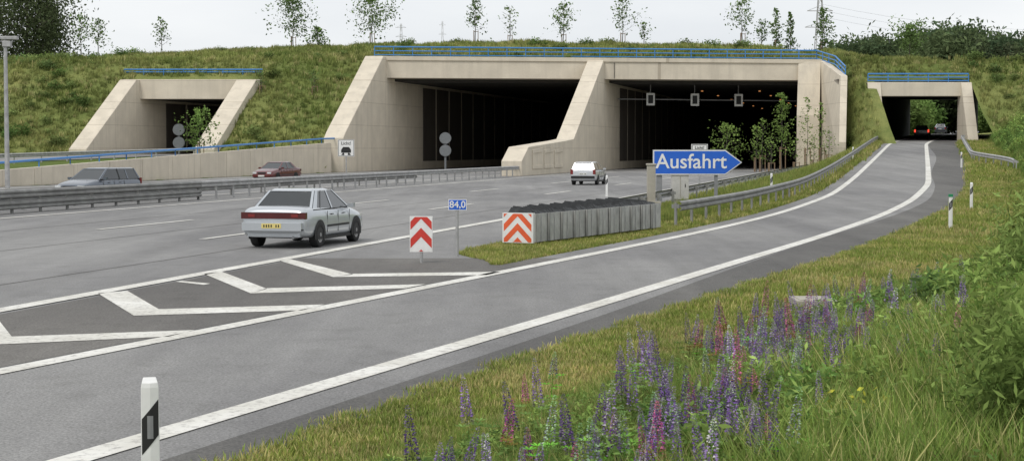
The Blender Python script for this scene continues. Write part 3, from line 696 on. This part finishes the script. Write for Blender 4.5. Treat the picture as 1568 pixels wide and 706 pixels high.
def addv(X,Y,s,base,var=.25,mb_=None,pr=.3,zoff=-.04):
    k=((X-drain[0])/.5)**2+((Y-drain[1])/.9)**2>1; X,Y=X[k],Y[k]
    P_.append(np.stack([X,Y,T(X,Y)+zoff],-1)); S_.append(s*rng.uniform(.6,1.3,len(X))); C_.append(tints(len(X),base,var,mb_,pr))
dryc=(.44,.41,.20); gcol=(.235,.30,.085)
for y0,y1,n,s in((7,14,12000,.8),(14,24,16000,.9),(24,45,12000,1.2),(45,90,8000,1.9),(90,170,4500,3.0)):
    X,Y=samp(lambda Y:XR(Y)+.02,lambda Y:XR(Y)+d0(Y)+1.2,y0,y1,n)
    f=np.sin(X*1.7+Y*.8)+np.sin(Y*.45)+rng.normal(0,.6,len(X)); k=f>.5
    addv(X[k],Y[k],s,dryc,.2,gcol,.35); addv(X[~k],Y[~k],s,gcol,.25,dryc,.2)
Y=rng.uniform(8,60,6000); X=XR(Y)+rng.normal(0,.08,6000)+.07*np.sin(Y*3)+.05*np.sin(Y*7.3); k=vis(X,Y); addv(X[k],Y[k],1.0,gcol,.3,dryc,.35)
for y0,y1,n,s in((33.5,50,8000,1.1),(50,75,5000,1.6),(75,120,4000,2.6),(120,172,4500,4)):
    X,Y=samp(lambda Y:XM(Y)+.05,lambda Y:XL(Y)-.85,y0,y1,n); addv(X,Y,s,(.25,.30,.09),.25,dryc,.3)
t_short=[tuft(9,.10,.012,.10,.6,i) for i in range(5)]
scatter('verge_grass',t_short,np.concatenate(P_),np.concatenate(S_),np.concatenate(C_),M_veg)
P_=[];S_=[];C_=[]
X,Y=samp(lambda Y:RX(-8.6,Y),lambda Y:XL(Y)-2.0,75,172,5000); addv(X,Y,1.1,(.20,.265,.08),.3,(.31,.32,.12),.3)
X,Y=samp(lambda Y:RX(-8.6,Y),lambda Y:XL(Y)-2.2,52,80,2500); addv(X,Y,.75,(.20,.27,.08),.3,(.31,.32,.12),.3)
hi=lambda Y:np.maximum(XR(Y)+d0(Y)+4,.36*Y+2.5)
for y0,y1,n,s in((6,9,3000,.5),(9,13,14000,.6),(13,20,21000,.7),(20,30,17000,.95),(30,50,13000,1.25),(50,100,9000,1.7),(100,170,6000,2.1)):
    X,Y=samp(lambda Y:XR(Y)+d0(Y)-.4,hi,y0,y1,n); dd=X-XR(Y)-d0(Y); kk=(rng.uniform(size=len(X))<np.clip(.45+dd*.6,0,1))
    X,Y=X[kk],Y[kk]; dd=dd[kk]; ss=s*np.clip(.5+dd*.28,.4,1.65)
    P_.append(np.stack([X,Y,T(X,Y)-.05],-1)); S_.append(ss*rng.uniform(.6,1.25,len(X)))
    f=.5+.5*np.sin(X*1.3+Y*.5)*np.sin(Y*.9-X*.4); tt=tints(len(X),(.20,.285,.08),.28,(.40,.40,.19),.2)
    C_.append(tt*(.75+.5*f[:,None]))
t_tall=[tuft(12,.52,.013,.14,.6,20+i) for i in range(6)]
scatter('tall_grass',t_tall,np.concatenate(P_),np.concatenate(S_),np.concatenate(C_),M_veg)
P_=[];S_=[];C_=[]
for y0,y1,n,s in((7,10,300,.5),(10,18,1900,.62),(18,32,2000,.9),(32,60,1400,1.3),(60,120,1200,1.9),(120,172,1200,2.5)):
    X,Y=samp(lambda Y:XR(Y)+d0(Y)+.3,hi,y0,y1,n)
    P_.append(np.stack([X,Y,T(X,Y)-.05],-1)); dd=X-XR(Y)-d0(Y); S_.append(s*rng.uniform(.5,1.1,len(X))*np.clip(.5+dd*.3,.5,1.4)); C_.append(tints(len(X),(.14,.225,.065),.3,(.22,.31,.09),.4))
t_herb=[leafcloud(150,.20,.62,.05,40+i,lumps=9,sig=.3,shape=1.9) for i in range(5)]
scatter('wild_herbs',t_herb,np.concatenate(P_),np.concatenate(S_),np.concatenate(C_),M_veg)
P_=[];S_=[];C_=[]
for y0,y1,n in((9.5,14,24),(14,28,55),(28,60,80),(60,110,150),(110,172,200)):
    X,Y=samp(lambda Y:np.maximum(XR(Y)+d0(Y)+np.interp(Y,[8,14,25,50,120],[3.9,3.2,2.6,1.6,3.]),.272*Y),lambda Y:np.maximum(XR(Y)+d0(Y)+6,.38*Y+1.5),y0,y1,n)
    P_.append(np.stack([X,Y,T(X,Y)-.1],-1)); S_.append(rng.uniform(.45,1.15,len(X))*np.interp(Y,[8,20,60,170],[.75,.92,1.05,1.8])); C_.append(tints(len(X),(.15,.225,.065),.3,(.21,.285,.09),.4))
t_shrub=[leafcloud(2400,.55,1.45,.05,60+i,lumps=30,shape=2.3,sig=.34) for i in range(4)]
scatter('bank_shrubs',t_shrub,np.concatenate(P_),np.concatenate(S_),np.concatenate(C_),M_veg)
def lupin(seed,hgt):
    r=np.random.default_rng(seed);V=[];Fc=[];C=[]
    def tri(a,b,c,col):
        o=len(V); V.extend([a,b,c]); Fc.append((o,o+1,o+2)); C.extend([col]*3)
    g=(.15,.25,.075); s0=hgt*.50
    for i in range(6):
        a=i*1.05;tri((.006*math.cos(a),.006*math.sin(a),0),(.006*math.cos(a+2),.006*math.sin(a+2),0),(0,0,hgt),g)
    for i in range(9):
        a=r.uniform(0,6.28); z=r.uniform(.1,.55)*hgt; R=r.uniform(.08,.2); c=np.array([R*math.cos(a),R*math.sin(a),z])
        for j in range(8):
            b=j*.785; L_=.08; e=c+np.array([math.cos(b)*L_,math.sin(b)*L_,.02]); m=np.array([-math.sin(b),math.cos(b),0])*.013
            mdp=c+(e-c)*.6; k=r.uniform(.8,1.4); col=(g[0]*k,g[1]*k,g[2]*k); tri(tuple(c),tuple(mdp+m),tuple(e),col); tri(tuple(c),tuple(e),tuple(mdp-m),col)
    nw=19
    for i in range(nw):
        f=i/(nw-1); z=s0+(hgt-s0)*f; R=.037*(1-f)**.6+.005
        for j in range(8):
            a=j*.785+i*.45+r.normal()*.15; s=.024*(1-.55*f)*r.uniform(.8,1.2); c=np.array([R*math.cos(a),R*math.sin(a),z+r.normal()*.005])
            o_=np.array([math.cos(a),math.sin(a),.25])*s; tn=np.array([-math.sin(a),math.cos(a),0])*s*.62; up=np.array([0,0,s*.7])
            k=r.uniform(.55,1.4); col=np.array([.20,.12,.36])*k
            if f>.82: col=np.array([.22,.22,.22])
            if f<.15: col=np.array([.20,.22,.14])*k
            if r.uniform()<.2: col=np.array([.42,.34,.54])
            tri(tuple(c-tn*.7),tuple(c+o_),tuple(c+up),tuple(col)); tri(tuple(c+tn*.7),tuple(c+up),tuple(c+o_),tuple(col))
    return np.array(V),np.array(Fc),np.array(C)
t_lup=[lupin(80+i,h) for i,h in enumerate((.62,.72,.8,.68,.9,.76))]
LP=[]
for u,v,n,sp in((640,700,3,.3),(715,695,6,.25),(850,665,10,.3),(775,630,3,.4),(870,690,7,.3),(1000,680,15,.25),(1040,640,18,.24),(1010,560,9,.9),(1070,615,10,.3),(1150,590,8,.5),(1180,550,22,.5),(1210,535,26,.5),(1250,505,32,.6),(1270,490,28,.7),(1300,480,18,.9),(1350,460,26,1.1),(1385,450,26,.8),(1412,440,16,.8),(1130,650,9,.15),(1160,690,6,.3),(1105,665,5,.2),(930,620,7,.7),(1200,500,10,1.),(1360,540,4,.8),(1480,560,1,.4),(1085,500,3,.6),(960,550,4,.6),(1290,440,5,.8)):
    Yq=terr(u,v+40)[1]; off=.60*.68*F/Yq; x,y,z=terr(u,min(v+off,800))
    a=rng.normal(size=(n,2))*sp; LP.append(np.stack([x+a[:,0],y+a[:,1]*1.7],-1))
LP=np.concatenate(LP); k=(LP[:,0]>XR(LP[:,1])+d0(LP[:,1])*.65)&(LP[:,1]>8.2); LP=LP[k]
pt=np.stack([LP[:,0],LP[:,1],T(LP[:,0],LP[:,1])-.04],-1); n=len(pt)
ti=np.ones((n,3))*rng.uniform(.6,1.3,(n,1)); q=rng.uniform(size=n); ti[q<.12]*=np.array([1.5,.65,.65]); ti[(q>.12)&(q<.32)]*=np.array([1.2,2.0,.85]); ti[(q>.32)&(q<.42)]*=np.array([1.7,2.1,1.4])
scatter('lupin_flowers',t_lup,pt,rng.uniform(.60,.95,n),ti,M_veg,tilt=.10)
x,y,z=terr(1325,690); sh=leafcloud(110,.32,.34,.045,99,lumps=6,shape=1.3)
scatter('yellow_green_plant',[sh],np.array([[x,y,z+.14],[x-.18,y+.2,z+.12]]),np.array([.9,.7]),np.array([[.50,.50,.08],[.40,.44,.08]]),M_veg)
# hill vegetation
n=60000; X=rng.uniform(-72,76,n); Y=Y0(X)+rng.uniform(-20,28,n); Z=hillz(X,Y)
k=vis(X,Y)&~in_corr(X,Y,.8)&~in_corr(X,Y-.8)&(Z>T(X,Y)-.2)&~((X>-16)&(X<35.5)&(Y-Y0(X)<1.8)&(Y>150))
X,Y,Z=X[k],Y[k],Z[k]; n=len(X); f=.5+.5*np.sin(X*.33+2*np.sin(Y*.2))*np.sin(Y*.5+X*.17); f2=.5+.5*np.sin(X*.09+1.7)*np.sin(Y*.21+X*.05)
ti=(np.array([.175,.235,.075])[None]*(1-f[:,None])+np.array([.30,.32,.135])[None]*f[:,None])*rng.uniform(.7,1.3,(n,1))*(.82+.36*f2[:,None])
k2=rng.uniform(size=n)<.09; ti[k2]=np.array([.46,.44,.23])
t_hill=[tuft(9,.75,.09,.35,.6,120+i,c0=(.8,.81,.76),c1=(1.18,1.14,1.06)) for i in range(5)]
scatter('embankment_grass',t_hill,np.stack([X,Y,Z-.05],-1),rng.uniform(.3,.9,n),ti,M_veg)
n=1700; X=rng.uniform(-72,76,n); Y=Y0(X)+rng.uniform(-18,24,n)
pr=np.where(X<-44,.7,np.where(X>48,1.,.12))*np.where((X>36)&(Y-Y0(X)>6),.15,1); k=(rng.uniform(size=n)<pr)&vis(X,Y)&~in_corr(X,Y,1.8)&~in_corr(X,Y-1.5)&(hillz(X,Y)>T(X,Y)); X,Y=X[k],Y[k]
t_hb=[leafcloud(420,1.0,1.2,.18,140+i,lumps=12,sig=.3) for i in range(4)]
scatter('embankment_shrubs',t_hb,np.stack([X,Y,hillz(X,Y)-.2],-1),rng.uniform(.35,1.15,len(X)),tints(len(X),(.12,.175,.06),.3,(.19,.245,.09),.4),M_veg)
# ---------- trees ----------
def tree_mesh(name,h,cw,nl,ls,tr_,cb,seed,col,stakes=False,spread=.16,conical=.0,nb=18):
    r=np.random.default_rng(seed); mb=MB(); pts=[Vector((0,0,-.2))]; x=y=0
    for i in range(1,7):
        x+=r.normal()*.02*h*.3; y+=r.normal()*.02*h*.3; pts.append(Vector((x,y,h*.97*i/6)))
    for i in range(6): mb.cyl(pts[i],pts[i+1],tr_*(1-i/6.5),tr_*(1-(i+1)/6.5),7,0)
    LC=[]
    for i in range(nb):
        f=cb+(1-cb)*(i+.5)/nb*.96; j=min(5,int(f*6)); p=pts[j].lerp(pts[j+1],f*6-j)
        g=(f-cb)/(1-cb); prof=(math.sin(math.pi*min(1,g*.8+.22))**.7)*(1-conical)+(1-g)*conical+.08
        L_=cw/2*prof*r.uniform(.5,1.2); a=i*2.4+r.normal()*.4
        e=p+Vector((math.cos(a)*L_,math.sin(a)*L_,L_*r.uniform(.25,.9)))
        m_=p.lerp(e,.5)+Vector((0,0,-L_*.08)); mb.cyl(p,m_,tr_*.33*(1-f*.5),tr_*.2,5,0); mb.cyl(m_,e,tr_*.2,tr_*.07,5,0)
        for _ in range(2):
            e2=m_+Vector(r.normal(size=3))*L_*.4; mb.cyl(m_,e2,tr_*.12,tr_*.05,4,0); LC+=[(e2,L_)]
        LC+=[(e,L_),(m_.lerp(e,.5),L_),(m_,L_*.8)]
    me=bpy.data.meshes.new(name); nb_=len(mb.v); V=list(mb.v); Fs=list(mb.f); mi=[0]*len(Fs); C=[(.1,.085,.07)]*nb_
    lcf=[r.uniform(.6,1.35) for _ in LC]
    for i in range(nl):
        q=r.integers(len(LC)); c,L_=LC[q]; p=np.array(c)+r.normal(size=3)*max(L_,.3*cw/2)*spread*1.6
        a=r.normal(size=3); a/=np.linalg.norm(a); b=np.cross(a,r.normal(size=3)); b/=np.linalg.norm(b); s=ls*r.uniform(.6,1.3)
        o=len(V); V+=[tuple(p-a*s*.6),tuple(p+b*s*.35),tuple(p+a*s*.6),tuple(p-b*s*.35)]; Fs.append((o,o+1,o+2,o+3)); mi.append(1)
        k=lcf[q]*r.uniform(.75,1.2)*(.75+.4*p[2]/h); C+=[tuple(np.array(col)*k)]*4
    if stakes:
        for k_ in range(3):
            a=k_*2.09; o=len(V); m2=MB(); m2.cyl((.35*math.cos(a),.35*math.sin(a),-.2),(.35*math.cos(a),.35*math.sin(a),h*.30),.045,n=6)
            a2=a+2.09; m2.cyl((.35*math.cos(a),.35*math.sin(a),h*.28),(.35*math.cos(a2),.35*math.sin(a2),h*.28),.03,n=5)
            V+=m2.v; Fs+=[[i+o for i in f] for f in m2.f]; mi+=[2]*len(m2.f); C+=[(.2,.14,.08)]*len(m2.v)
    me.from_pydata(V,[],Fs); me.materials.append(M_bark); me.materials.append(M_veg); me.materials.append(M_wood); me.polygons.foreach_set('material_index',mi)
    a=me.color_attributes.new('Col','FLOAT_COLOR','POINT'); cc_=np.ones((len(V),4),np.float32); cc_[:,:3]=np.array(C); a.data.foreach_set('color',cc_.ravel()); me.update()
    return me
def put(name,me,loc,rz=0,s=1):
    o=bpy.data.objects.new(name,me); o.location=loc; o.rotation_euler=(0,0,rz); o.scale=(s,s,s); return link(o)
lg=(.155,.235,.085)
for i,(u,vt,wpx,nl,con,stk,Y) in enumerate(((450,-4,60,1100,.2,True,198),(570,-8,64,1300,.3,True,199),(488,42,26,450,.6,False,196),(728,-10,26,420,.4,True,202),(780,8,26,110,.3,True,200),(862,4,32,420,.3,True,203),(952,-6,40,380,.4,True,203),(985,36,18,110,.3,False,205),(1135,-6,36,500,.4,True,204),(1165,30,22,220,.3,False,206),(1187,10,24,480,.7,True,203),(1209,16,20,560,.8,False,202),(1257,10,28,600,.5,True,198),(127,22,26,260,.2,False,199),(152,26,28,280,.2,False,201),(250,26,22,200,.3,False,198),(1390,38,44,1300,.2,False,198))):
    x=(u-784)/F*Y; zt_=CH+(227-vt)*Y/F; zb_=float(hillz(x,Y)); h=zt_-zb_
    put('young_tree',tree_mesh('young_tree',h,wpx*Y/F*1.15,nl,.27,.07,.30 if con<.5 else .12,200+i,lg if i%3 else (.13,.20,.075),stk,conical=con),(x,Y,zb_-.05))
for i,(u,vb,vt,wpx,nl,con) in enumerate(((1113,262,188,50,600,.3),(1158,255,190,26,230,.3),(1166,248,178,28,200,.3),(1197,244,136,42,800,.75),(1235,232,142,22,230,.3),(1257,226,152,22,210,.3))):
    d_=ray(u,vb)
    for kk in np.arange(40,175,.25):
        p=d_*kk
        if CH+p[2]<float(T(p[0],p[1])): break
    Y=min(p[1],165.); x=(u-784)/F*Y; zb_=float(T(x,Y)); zt_=CH+(227-vt)*Y/F
    put('young_tree',tree_mesh('young_tree',zt_-zb_,wpx*Y/F*1.1,nl,.20,.05,.18,260+i,(.21,.31,.09),True,conical=con),(x,Y,zb_))
for u in (1180,1218,1246,1268):
    Y=150.+(u-1180)*.15; x=(u-784)/F*Y; zb_=float(T(x,Y)); put('young_tree',tree_mesh('young_tree',3.6,1.2,60,.18,.045,.3,u,(.21,.31,.09),True),(x,Y,zb_))
Y=156.; x=(307-784)/F*Y; put('young_tree',tree_mesh('young_tree',4.5,3.0,750,.22,.05,.15,301,(.19,.29,.09),True),(x,Y,1.6))
for u in(402,482):
    Y=170.; x=(u-784)/F*Y; put('young_tree',tree_mesh('young_tree',2.4,1.2,70,.2,.04,.3,u,lg,True),(x,Y,float(hillz(x,Y))))
for i,(u,vt,wpx,Y,nl) in enumerate(((42,-60,135,206,15000),(-15,-40,110,215,8000),(78,0,62,214,4500))):
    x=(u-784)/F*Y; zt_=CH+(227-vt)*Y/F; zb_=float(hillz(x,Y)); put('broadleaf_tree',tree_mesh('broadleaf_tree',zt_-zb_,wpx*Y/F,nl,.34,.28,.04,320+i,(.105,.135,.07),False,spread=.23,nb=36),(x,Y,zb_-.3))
# distant forest
n=300; X=rng.uniform(58,200,n); Y=rng.uniform(290,380,n); u=784+F*X/Y; k=(u>1262)&(u<1640); X,Y=X[k],Y[k]; u=u[k]
tf=[leafcloud(3800,4.4,13,.55,400+i,lumps=26,base=3,sig=.2) for i in range(4)]
zt_=CH+(227-np.interp(u,[1262,1280,1330,1400,1440,1500,1540,1568],[80,62,56,52,42,46,54,62]))*Y/F; s_=(zt_-4)/15.6
scatter('distant_forest',tf,np.stack([X,Y,np.full(len(X),4.)],-1),s_*rng.uniform(.88,1.0,len(X)),tints(len(X),(.075,.105,.055),.22,(.10,.135,.065),.3),M_veg)
X=rng.uniform(58,110,130); Y=rng.uniform(262,292,130)
k=~((X>XL(Y)-2)&(X<XR(Y)+1.5)); X,Y=X[k],Y[k]
scatter('roadside_bushes',[leafcloud(1200,2.4,5,.4,500+i,lumps=12) for i in range(2)],np.stack([X,Y,T(X,Y)],-1),rng.uniform(.9,1.5,len(X)),tints(len(X),(.15,.23,.07),.3),M_veg)
X=rng.uniform(70,110,40); Y=rng.uniform(300,312,40)
scatter('roadside_bushes',[leafcloud(1200,2.4,5,.4,510+i,lumps=12) for i in range(2)],np.stack([X,Y,T(X,Y)],-1),rng.uniform(1.3,1.9,len(X)),tints(len(X),(.13,.20,.07),.3),M_veg)
def pylon(u,vt,Y,s):
    G=grp('electricity_pylon',((u-784)/F*Y,Y,0)); mb=MB(); H=CH+(227-vt)*Y/F; r=.10*s
    for sx in(-1,1):
        for sy in(-1,1): mb.cyl((sx*2*s,sy*2*s,0),(sx*.3*s,sy*.3*s,H),r,n=4)
    for i in range(14):
        f=i/14; g=(i+1)/14; wa=(2-1.7*f)*s; wb=(2-1.7*g)*s
        for sg in(-1,1): mb.cyl((sg*wa,-wa,H*f),(-sg*wb,-wb,H*g),r*.6,n=4)
    for f in(.80,.9,.97):
        mb.cyl((-4.2*s*(1.5-f),0,H*f),(4.2*s*(1.5-f),0,H*f),r,n=4); mb.cyl((-4.2*s*(1.5-f),0,H*f),(0,0,H*f+1*s),r*.6,n=4); mb.cyl((4.2*s*(1.5-f),0,H*f),(0,0,H*f+1*s),r*.6,n=4)
    mb.obj('lattice',M_galv,G)
pylon(1253,-6,420,1.3); pylon(615,38,600,.8); pylon(678,34,650,.6)
mb=MB()
for dz in(0,1.6,3.2):
    a=Vector(((1253-784)/F*420,420,36.+dz)); b=Vector((150,430,30.+dz)); pr=a
    for i in range(1,9):
        f=i/8; q=a.lerp(b,f); q.z-=4*f*(1-f)*2; mb.cyl(pr,q,.026,n=4); pr=q
mb.obj('power_lines',M_grey)
# ---------- world, sun ----------
w=bpy.data.worlds.new('World'); sc.world=w; w.use_nodes=True; nt=w.node_tree; bg=nt.nodes['Background']
sky=nt.nodes.new('ShaderNodeTexSky'); sky.sky_type='NISHITA'; sky.sun_disc=False; EL=math.radians(52); AZ=math.radians(214)
sky.sun_elevation=EL; sky.sun_rotation=AZ
tc=nt.nodes.new('ShaderNodeTexCoord'); mp=nt.nodes.new('ShaderNodeMapping'); mp.inputs['Scale'].default_value=(1,1,4); nt.links.new(tc.outputs['Generated'],mp.inputs[0])
nz=nt.nodes.new('ShaderNodeTexNoise'); nz.inputs['Scale'].default_value=2.2; nz.inputs['Detail'].default_value=6; nt.links.new(mp.outputs[0],nz.inputs['Vector'])
cl=mixc(nt,(6.9,7.15,7.5),(8.6,8.7,8.8),ramp(nt,nz.outputs['Fac'],.35,.62))
nt.links.new(mixc(nt,sky.outputs[0],cl,.92),bg.inputs[0]); bg.inputs[1].default_value=.115
sd=bpy.data.lights.new('sun','SUN'); sd.energy=1.5; sd.angle=math.radians(14); sd.color=(1,.96,.9); so=link(bpy.data.objects.new('sun',sd))
dv=Vector((math.sin(AZ)*math.cos(EL),math.cos(AZ)*math.cos(EL),math.sin(EL))); so.rotation_euler=dv.to_track_quat('Z','Y').to_euler(); so.location=(0,0,60)
# ---------- camera ----------
cd=bpy.data.cameras.new('camera'); co=link(bpy.data.objects.new('camera',cd)); co.location=(0,0,CH); co.rotation_euler=(math.pi/2-TILT,0,0)
cd.sensor_width=36; cd.lens=36*F/1568; cd.clip_end=12000; cd.clip_start=.1; sc.camera=co
sc.view_settings.view_transform='Standard'; sc.view_settings.look='None'; sc.view_settings.exposure=0
